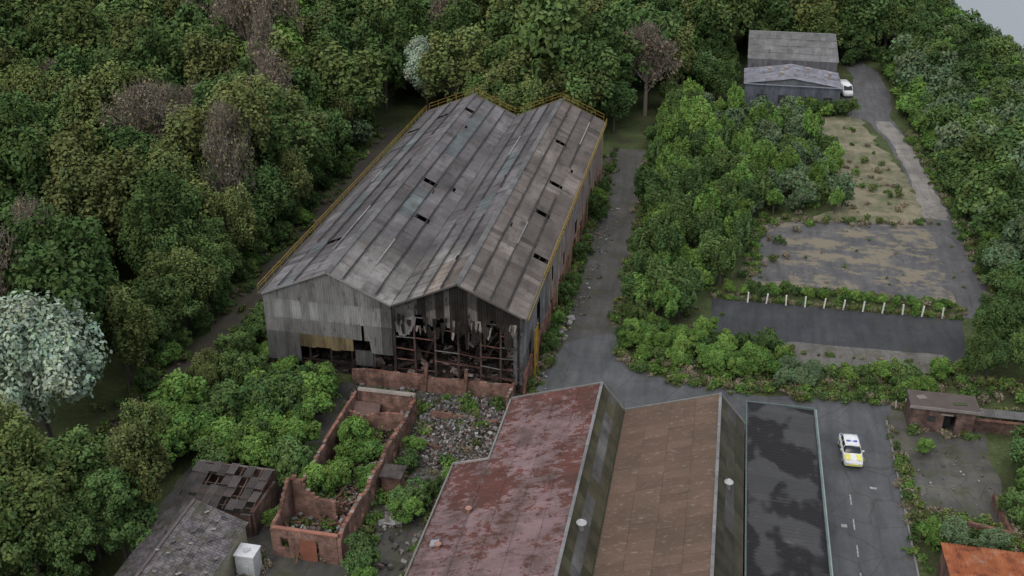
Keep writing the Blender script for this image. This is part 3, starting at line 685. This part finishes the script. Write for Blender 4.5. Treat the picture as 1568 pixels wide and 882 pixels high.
for s in (-1,1):
    for y in (-1.8,1.7): b.cyl((s*.78,y,.36),(s*1.02,y,.36),.36,.36,16)
b.build("wheels",[M['tyre']],v)
# ------------------------------------------------------------------ trees
def foliage(name,mat,seed,h,r,base,nl,nc,nleaf,leaf,upright=0.,gap=.0,trunk=True,lobe=.5,bot=1.0):
    rs=np.random.RandomState(seed)
    zc=(base+h)/2; hz=(h-base)/2
    d=rs.normal(size=(nl,3)); d/=np.linalg.norm(d,axis=1)[:,None]; d[:,2]=d[:,2]*.9+.1
    fr=rs.uniform(.35,.78,nl)[:,None]
    lc=d*fr*np.array([r,r,hz])*np.array([1,1,1.0])+np.array([0,0,zc])
    lr=rs.uniform(.6,1.25,nl)*r*lobe
    tz=np.clip((lc[:,2]-base)/(h-base),0,1); lc[:,:2]*=(1.1-.55*tz**2)[:,None]; lr*=(1.1-.4*tz)
    li=rs.randint(0,nl,nc)
    d=rs.normal(size=(nc,3)); d/=np.linalg.norm(d,axis=1)[:,None]; d[:,2]=np.abs(d[:,2])*np.where(rs.rand(nc)<.85,1,-1)
    cc=lc[li]+d*lr[li][:,None]*rs.uniform(.75,1.08,nc)[:,None]*np.array([1,1,1+upright*.5])
    cr=rs.uniform(.5,1.3,nc)*r*.17+.10
    cs=rs.uniform(.75,1.2,nc)*(rs.uniform(.8,1.2,nl)[li])
    ci=rs.randint(0,nc,nleaf)
    d=rs.normal(size=(nleaf,3)); d/=np.linalg.norm(d,axis=1)[:,None]
    rad=rs.uniform(.55,1.08,nleaf)[:,None]*cr[ci][:,None]
    ext=np.array([1-.35*upright,1-.35*upright,.75+1.3*upright])
    P=cc[ci]+d*rad*ext
    P[:,2]=np.maximum(P[:,2],.05)
    N=d*.9+rs.normal(size=(nleaf,3))*.38+np.array([0,0,.45]); N/=np.linalg.norm(N,axis=1)[:,None]
    T=np.cross(N,rs.normal(size=(nleaf,3))); T/=np.linalg.norm(T,axis=1)[:,None]; B=np.cross(N,T)
    s=leaf*rs.uniform(.6,1.4,nleaf)[:,None]
    V=np.stack([P-T*s,P+B*s*.65,P+T*s,P-B*s*.65],axis=1).reshape(-1,3)
    col=cs[ci]*rs.uniform(.82,1.18,nleaf)
    hue=rs.uniform(.9,1.14,nc)[ci]
    C=np.ones((nleaf,4)); C[:,0]=col*hue; C[:,1]=col; C[:,2]=col*rs.uniform(.8,1.1,nleaf)
    C=np.repeat(C,4,axis=0)
    tb=MB()
    if trunk:
        pr=Vector((0,0,-.1)); top=Vector((rs.uniform(-.4,.4),rs.uniform(-.4,.4),base+ (h-base)*.55)); tr=.02*h+.03
        mid=pr.lerp(top,.5)+Vector((rs.uniform(-.2,.2),rs.uniform(-.2,.2),0))
        tb.cyl(pr,mid,tr,tr*.7,7,cap=False); tb.cyl(mid,top,tr*.7,tr*.3,7,cap=False)
        for q in lc:
            st=pr.lerp(top,rs.uniform(.35,.9)); tb.cyl(st,Vector(q),tr*.35,tr*.1,5,cap=False)
        for k in range(min(nc,int(30 if gap==0 else 220))):
            a=Vector(lc[li[k]]); e=Vector(cc[k]); tb.cyl(a,e*1.0+Vector((0,0,.2)),tr*.12,.015,3,cap=False)
            if gap:
                for q in range(4): tb.cyl(e,e+Vector((rs.uniform(-.6,.6),rs.uniform(-.6,.6),rs.uniform(.4,1.3))),.035,.012,3,cap=False)
    nt=len(tb.v); nv=nt+len(V)
    me=bpy.data.meshes.new(name); me.vertices.add(nv)
    allv=np.concatenate([np.array(tb.v).reshape(-1,3),V]) if nt else V
    me.vertices.foreach_set("co",allv.astype(np.float32).ravel())
    tf=tb.f; tl=[i for f in tf for i in f]; ts=[]; a=0
    for f in tf: ts.append(a); a+=len(f)
    loops=np.concatenate([np.array(tl,dtype=np.int32),np.arange(nt,nv,dtype=np.int32)])
    starts=np.concatenate([np.array(ts,dtype=np.int32),len(tl)+np.arange(nleaf,dtype=np.int32)*4])
    me.loops.add(len(loops)); me.loops.foreach_set("vertex_index",loops)
    me.polygons.add(len(starts)); me.polygons.foreach_set("loop_start",starts)
    me.materials.append(M['bark'] if not gap else M['twig']); me.materials.append(mat)
    mi=np.concatenate([np.zeros(len(tf),dtype=np.int32),np.ones(nleaf,dtype=np.int32)]); me.polygons.foreach_set("material_index",mi)
    ca=me.color_attributes.new("Col",'FLOAT_COLOR','POINT'); cc4=np.ones((nv,4),dtype=np.float32); cc4[nt:]=C; ca.data.foreach_set("color",cc4.ravel())
    me.update(calc_edges=True); me.validate(); return me
T={}
for sfx,fac,lf in (('',1.0,1.0),('_far',.42,1.5)):
    I=lambda n:int(n*fac)
    T['dark'+sfx]=[foliage("dark_crown",LM['dark'],i,11.5,4.4,1.5,12,210,I(16000),.18*lf,.1) for i in (1,2)]
    T['bright'+sfx]=[foliage("bright_crown",LM['bright'],i,10,4.0,1.2,11,190,I(14000),.18*lf,.1) for i in (3,4)]
    T['olive'+sfx]=[foliage("olive_crown",LM['olive'],i,13,4.2,1.5,14,270,I(17000),.165*lf,.6,lobe=.40) for i in (5,6,7)]
    T['oliveg'+sfx]=[foliage("green_crown",LM['dark'],i,13,4.0,1.5,14,250,I(16000),.165*lf,.55,lobe=.40) for i in (15,16)]
    T['brown'+sfx]=[foliage("bare_crown",LM['brown'],i,12,3.8,2,12,220,I(3500),.11*lf,.6,gap=1) for i in (8,)]
    T['bush'+sfx]=[foliage("bush_crown",LM['bright'],i,3.6,2.2,.1,9,110,I(6500),.14*lf,.1) for i in (10,11)]
    T['dbush'+sfx]=[foliage("bush_crown",LM['dark'],i,4.0,2.3,.1,9,110,I(6500),.14*lf,.2) for i in (12,17)]
    T['sage'+sfx]=[foliage("sallow_crown",LM['sage'],i,3.8,2.3,.1,9,120,I(6500),.13*lf,.3) for i in (13,)]
T['silver']=[foliage("silver_crown",LM['silver'],i,12.5,5.0,1.0,16,320,27000,.17,.2,lobe=.4) for i in (9,)]
T['birch']=[foliage("birch_crown",LM['bright'],i,6.5,1.8,.5,9,120,6000,.15,.6,lobe=.45) for i in (14,18)]
T['birchd']=[foliage("birch_crown",LM['dark'],i,6.0,1.9,.5,9,120,6000,.15,.6,lobe=.45) for i in (19,)]
T['weed']=[foliage("weed_tuft",LM[k],i,.75,.75,0,7,40,260,.12,.2,trunk=False) for k,i in (('dark',20),('olive',21),('bright',22))]
T['dryw']=[foliage("dry_tuft",LM['brown'],i,.5,.7,0,7,30,220,.10,.3,trunk=False) for i in (23,)]
def place(kind,x,y,s=1,name="tree",parent=None,sz=None):
    if y>148 and kind+'_far' in T: kind+='_far'
    me=R.choice(T[kind]); o=bpy.data.objects.new(name,me); link(o); o.location=(x,y,-.05); o.rotation_euler=(R.uniform(-.04,.04),R.uniform(-.04,.04),R.uniform(0,6.28)); o.scale=(s*R.uniform(.9,1.1),s*R.uniform(.9,1.1),s*(sz or R.uniform(.85,1.15)))
    if parent: o.parent=parent
    return o
def inview(x,y,mg=90):
    F=-.2011*x+.9796*y; L=.9796*x+.2011*y
    ok=False
    for z in (0,13):
        dn=60-z; dep=F*.8918+dn*.4524; up=F*.4524-dn*.8918
        if dep<5: continue
        u=1590*L/dep; v=1590*up/dep
        if abs(u)<784+mg and abs(v)<441+mg: ok=True
    return ok
def inpoly(x,y,p):
    c=False;j=len(p)-1
    for i in range(len(p)):
        if (p[i][1]>y)!=(p[j][1]>y) and x<(p[j][0]-p[i][0])*(y-p[i][1])/(p[j][1]-p[i][1])+p[i][0]: c=not c
        j=i
    return c
cnt=0
def scatter(poly,sp,kinds,smin,smax,parent,name,excl=(),mg=90,jit=.45,sfn=None):
    global cnt
    xs=[p[0] for p in poly];ys=[p[1] for p in poly]; y=min(ys);row=0
    keys=[k for k,w in kinds for _ in range(w)]
    while y<max(ys):
        x=min(xs)+(sp/2 if row%2 else 0)
        while x<max(xs):
            px=x+R.uniform(-jit,jit)*sp; py=y+R.uniform(-jit,jit)*sp
            if inpoly(px,py,poly) and inview(px,py,mg) and not any(inpoly(px,py,e) for e in excl):
                n=noise.noise(Vector((px*.03,py*.03,2)))*.5+.5; k=keys[int((n*.5+R.random()*.5)*len(keys))%len(keys)]
                s=R.uniform(smin,smax)*(sfn(px,py) if sfn else 1)
                place(k,px,py,s,name,parent); cnt+=1
            x+=sp
        y+=sp*.87; row+=1
wood=empty("woodland")
fk=[('bright',2),('olive',6),('oliveg',4),('dark',3),('brown',1),('olive',3),('bright',2),('oliveg',3),('bright',1),('dark',1),('olive',1)]
scatter([(-62,50),(-62,95),(-62,130),(-65,165),(-58,181),(-48,174),(-40,168),(-19,168),(-14,182),(-9,196),(-6,215),(2,231),(24,232),(27,247),(36,242),(40,268),(38,300),(34,345),(-260,345),(-260,50)],7.2,fk,.9,1.7,wood,"woodland_tree",excl=[[(-70,66),(-56,66),(-56,79),(-70,79)],[(-60,179),(-49,179),(-49,190),(-60,190)]])
for k in range(20):
    y=84+k*4.6; x=-59.6-max(0,(y-130))*.09+R.uniform(-.8,.8); place(R.choice(['oliveg','dark','olive','dark','dark']),x,y,R.uniform(.75,1.1),"woodland_tree",wood)
    for q in range(2): place(R.choice(['dbush','bush','dbush']),x+R.uniform(.5,2.2),y+R.uniform(-2,2),R.uniform(.5,.9),"understorey_shrub",wood)
east=empty("woodland")
scatter([(39,121),(39.2,150),(38,185),(37,205),(37,232),(42,268),(42,300),(40,330),(46,325),(52,298),(56,275),(58,250),(60,225),(62,200),(75,120)],5.4,[('bush',2),('sage',1),('dark',3),('dbush',3),('bright',1),('dark',2)],.6,.95,east,"woodland_tree")
scatter([(38,121),(38.3,150),(37.3,185),(36,205),(36,240),(45,268),(50,295),(56,275),(60,225),(62,200),(75,120)],4.1,[('bush',3),('sage',3),('dbush',5)],1.2,2.0,east,"hawthorn_tree")
scatter([(36.5,121),(36.5,150),(36,185),(34.5,200),(34.5,236),(37,236),(38.5,205),(39,121)],2.6,[('bush',3),('dbush',3),('sage',1)],.7,1.15,east,"edge_shrub",mg=60)
scr=empty("birch_and_willow_scrub")
P1=[(-8.8,110),(0.2,108.5),(.3,119),(4.6,124),(5.2,142),(7,150),(2,165),(-2,185),(-6,200),(-11,200),(-10,172),(-8.2,130)]
scatter(P1,2.8,[('birch',3),('bush',1),('birchd',3),('dbush',1)],.75,1.3,scr,"young_birch",mg=40)
P2=[(5.2,140),(8,145.5),(15,147.5),(20,150),(19.5,165),(17,182),(15,197),(-4,197),(-2,185),(2,165)]
scatter(P2,3.0,[('sage',4),('dbush',2),('birch',1),('sage',2),('bush',2),('birchd',1)],.65,1.2,scr,"sallow_shrub",mg=40)
scatter([(-9,104),(-6,101),(0,99.6),(9.5,99),(9.5,106.6),(0,107),(-8.5,110)],2.0,[('bush',4),('dbush',2)],.4,.8,scr,"bramble_shrub",mg=40)
scatter([(9,98.6),(14,98.4),(14,102.4),(9,102.6)],2.0,[('sage',3),('bush',2)],.4,.65,scr,"bramble_shrub",mg=40)
scatter([(15.5,98.8),(26,99.5),(26,103.6),(15.5,103)],2.0,[('bush',3),('dbush',3)],.4,.8,scr,"bramble_shrub",mg=40)
scatter([(1.5,119.2),(30,119.8),(30,121.6),(5,121.8)],1.5,[('bush',3),('dbush',1),('sage',1)],.28,.48,scr,"bramble_hedge",mg=40)
scatter([(-2,198),(3.5,198),(3.5,226),(-6,226),(-8,205)],4,[('dark',2),('oliveg',2),('birchd',2)],.5,.8,scr,"scrub_tree",mg=40)
scatter([(15.5,198.3),(26,198),(25,201),(16,201)],2.2,[('bush',2),('dbush',2)],.5,.8,scr,"bramble_shrub",mg=40)
scatter([(38,105),(32,104),(29.5,103),(29.2,110),(32,117),(38,119)],3.2,[('birch',1),('oliveg',2),('dark',1)],.5,.62,scr,"young_tree",mg=60)
scatter([(26,228),(27,244),(31,248),(36,244),(36,238),(32,240),(28,236)],3,[('dbush',2),('dark',1)],.6,.9,scr,"scrub_tree")
scl=empty("willow_scrub")
scatter([(-52,71),(-44.5,70.5),(-35,72),(-34.5,87),(-37,90.3),(-46,90.3),(-51,88)],3.0,[('bright',1),('dbush',2),('bush',3),('birchd',1)],.8,1.35,scl,"willow_shrub",mg=60,sfn=lambda x,y:.62 if y>86 else 1.0)
scatter([(-51.5,91),(-47.3,91),(-47.3,103),(-51,103)],2.4,[('dbush',2),('bush',1)],.6,.9,scl,"willow_shrub",mg=60)
scatter([(-50.8,104),(-47.5,104),(-47.5,156),(-51.5,156)],3.2,[('dbush',2),('bush',1)],.35,.7,scl,"willow_shrub",mg=60)
scatter([(-32.6,71),(-28.5,71),(-28.5,80),(-32.6,80)],2.3,[('bush',3),('dbush',1)],.65,.95,scl,"willow_shrub")
scatter([(-62,50),(-45,50),(-44.5,68),(-55,65),(-62,63)],3.8,[('bush',3),('dark',1),('olive',1),('dbush',2)],.8,1.2,scl,"willow_shrub",sfn=lambda x,y:.75 if x>-50 else 1)
for x,y,s,k in [(-24,70.2,.95,'dbush'),(-23.6,69,.8,'bush'),(-25.4,62.2,.9,'dbush'),(-25.9,79,.6,'bush'),(-25.6,76.5,.55,'dbush'),(-34.6,66,.6,'bush'),(-24.5,60,.6,'bush'),(-22.3,72.5,.5,'dbush'),(-16.2,101,.55,'dbush'),(-16.4,113.5,.7,'dbush'),(-16.2,117,.65,'dbush'),(-16.5,126,.6,'dbush'),(-16.6,140,.9,'dbush'),(-16.7,144,.9,'bush'),(-16.4,148,.7,'dbush'),(-16.3,107,.5,'bush'),(22.5,89,.5,'bush'),(31.8,87,1.25,'dbush'),(33,90.5,1.1,'dbush'),(31,83.5,1,'bush'),(23.2,75.5,.75,'sage'),(21.3,75.8,.6,'bush'),(25.5,75,.7,'sage'),(29.5,79.5,1,'dbush'),(-10.5,175,1,'dbush'),(12.2,66,.3,'bush'),(-48,63,1.3,'bush'),(-50.5,60,1.5,'bush')]: place(k,x,y,s,"shrub")
place('silver',-61,73,1.38,"silver_willow_tree",sz=1.12); place('silver',-54.5,186,1.15,"silver_willow_tree",sz=1.12); place('sage',-60.3,163,1.35,"sallow_tree")
place('dark',-29,181,1.75,"oak_tree",sz=1.5); place('olive',-35,177,1.35,"poplar_tree"); place('olive',-24,176,1.3,"poplar_tree")
place('oliveg',-14,200,.95,"sycamore_tree"); place('silver',-3.5,212,.6,"silver_willow_tree")
for x,y,s in ((-62.5,119,1.25),(-66,124,1.2),(-86,178,1.4),(-82,182,1.4),(-92,184,1.3),(-62,134,1.0),(-76,96,1.1),(-78,165,1.3)): place('brown',x,y,s,"bare_tree",sz=s*1.12)
for x,y,s in ((-50.5,73,.62),(-49,83,.5)): place('olive',x,y,s,"poplar_tree")
# weeds
wd=empty("rough_grass")
def line_weeds(pts,n,sp,kinds=('weed','weed','dryw'),smin=.4,smax=1.1):
    for a,c in zip(pts,pts[1:]):
        L=math.hypot(c[0]-a[0],c[1]-a[1])
        for k in range(int(n*L*.7)):
            t=R.random(); x=a[0]+(c[0]-a[0])*t+R.gauss(0,sp); y=a[1]+(c[1]-a[1])*t+R.gauss(0,sp)
            if inview(x,y,20): place(R.choice(kinds),x,y,R.uniform(smin,smax),"weed_tuft",wd)
line_weeds([(-16.6,92),(-16.6,170)],5,.55)
line_weeds([(-9.5,108),(-9.6,131),(-11,170)],4,.5)
line_weeds([(-8.5,101.5),(-5,98.9),(-.1,97.6),(12,97.4),(20,98)],7,.5)
line_weeds([(1,107.2),(10,106.6),(10,103),(27,104),(30,108)],4,.5)
line_weeds([(1,118.6),(31,118.9)],6,.25,smax=.8); line_weeds([(6,122.5),(31,122)],5,.4)
line_weeds([(31.3,119),(31.3,122)],3,.5); line_weeds([(36.2,119),(35.9,150),(34,190)],4,.5)
line_weeds([(7,143),(14,145.5),(31.5,148)],3,.8,kinds=('weed','dryw','dryw')); line_weeds([(6,123),(7,143)],4,.7)
line_weeds([(10.5,106.2),(27,107)],1.6,.1,smin=.3,smax=.6)
line_weeds([(19.9,60),(19.9,94)],3.5,.25,smin=.3,smax=.8); line_weeds([(21,79),(26,78.5),(28,76.5)],6,.6); line_weeds([(20.3,88),(20.8,80)],5,.25)
line_weeds([(12.1,46),(12.1,88)],1.6,.15,smin=.25,smax=.6)
line_weeds([(21,92.6),(28,92.8)],3,.3); line_weeds([(20.6,97),(28,98)],6,.7)
line_weeds([(-35,88.6),(-19,88.6)],1.5,.8); line_weeds([(-26.5,62),(-26.5,84)],4,.5); line_weeds([(-21.5,50),(-21.3,72)],4,.5); line_weeds([(-35,85.5),(-28,86.3)],8,.8)
line_weeds([(-52.3,60),(-52,90),(-52.5,130)],3,.8); line_weeds([(-58,60),(-57.5,95),(-57.5,130),(-61,175)],4,1)
line_weeds([(-34.5,52),(-34.2,62)],5,.6)
for (p,n) in (([(18,150),(30,150),(28,185),(20,198)],70),([(-9,98.8),(12,98),(26,98.5),(26,104),(10,103.2),(-9,108)],300),([(20,76),(29,76),(29,79),(20,79)],90),([(-33,63),(-28,63),(-28,82),(-33,82)],110),([(-27,74),(-18,74),(-18,89),(-27,89)],40),([(-8.8,108),(1,108),(6,122),(19,150),(18,198),(-10,198)],200),([(7,124),(35,124),(35,147),(7,143)],30),([(28,96),(37,96),(37,104),(28,104)],80)):
    xs=[q[0] for q in p];ys=[q[1] for q in p];k=0
    while k<n:
        x=R.uniform(min(xs),max(xs));y=R.uniform(min(ys),max(ys)); k+=1
        if inpoly(x,y,p): place(R.choice(('weed','weed','dryw')),x,y,R.uniform(.4,1.3) if n!=30 else R.uniform(.2,.5),"weed_tuft",wd)
print("trees",cnt)
# ------------------------------------------------------------------ light and camera
w=bpy.data.worlds.new("World"); scene.world=w; w.use_nodes=True; nt=w.node_tree; nt.nodes.clear()
sk=nt.nodes.new("ShaderNodeTexSky"); sk.sky_type='NISHITA'; sk.sun_disc=False; sk.sun_elevation=math.radians(50); sk.sun_rotation=math.radians(200); sk.dust_density=4; sk.air_density=1.0
hs=nt.nodes.new("ShaderNodeHueSaturation"); hs.inputs["Saturation"].default_value=.5
bg=nt.nodes.new("ShaderNodeBackground"); bg.inputs[1].default_value=.15; wo=nt.nodes.new("ShaderNodeOutputWorld")
nt.links.new(sk.outputs[0],hs.inputs["Color"]); nt.links.new(hs.outputs[0],bg.inputs[0]); nt.links.new(bg.outputs[0],wo.inputs[0])
sd=bpy.data.lights.new("sun",'SUN'); sd.energy=1.35; sd.angle=math.radians(60); sd.color=(1,.98,.95); so=link(bpy.data.objects.new("sun",sd))
so.rotation_euler=(math.radians(40),0,math.radians(160)); so.location=(0,0,100)
cd=bpy.data.cameras.new("camera"); cd.sensor_width=36; cd.lens=1590/1568*36; cd.clip_end=5000; cd.clip_start=1
cam=link(bpy.data.objects.new("camera",cd)); cam.location=(0,0,60); cam.rotation_euler=(math.radians(90-26.9),0,math.radians(11.6)); scene.camera=cam
scene.view_settings.view_transform='Standard'; scene.view_settings.look='None'; scene.view_settings.exposure=0
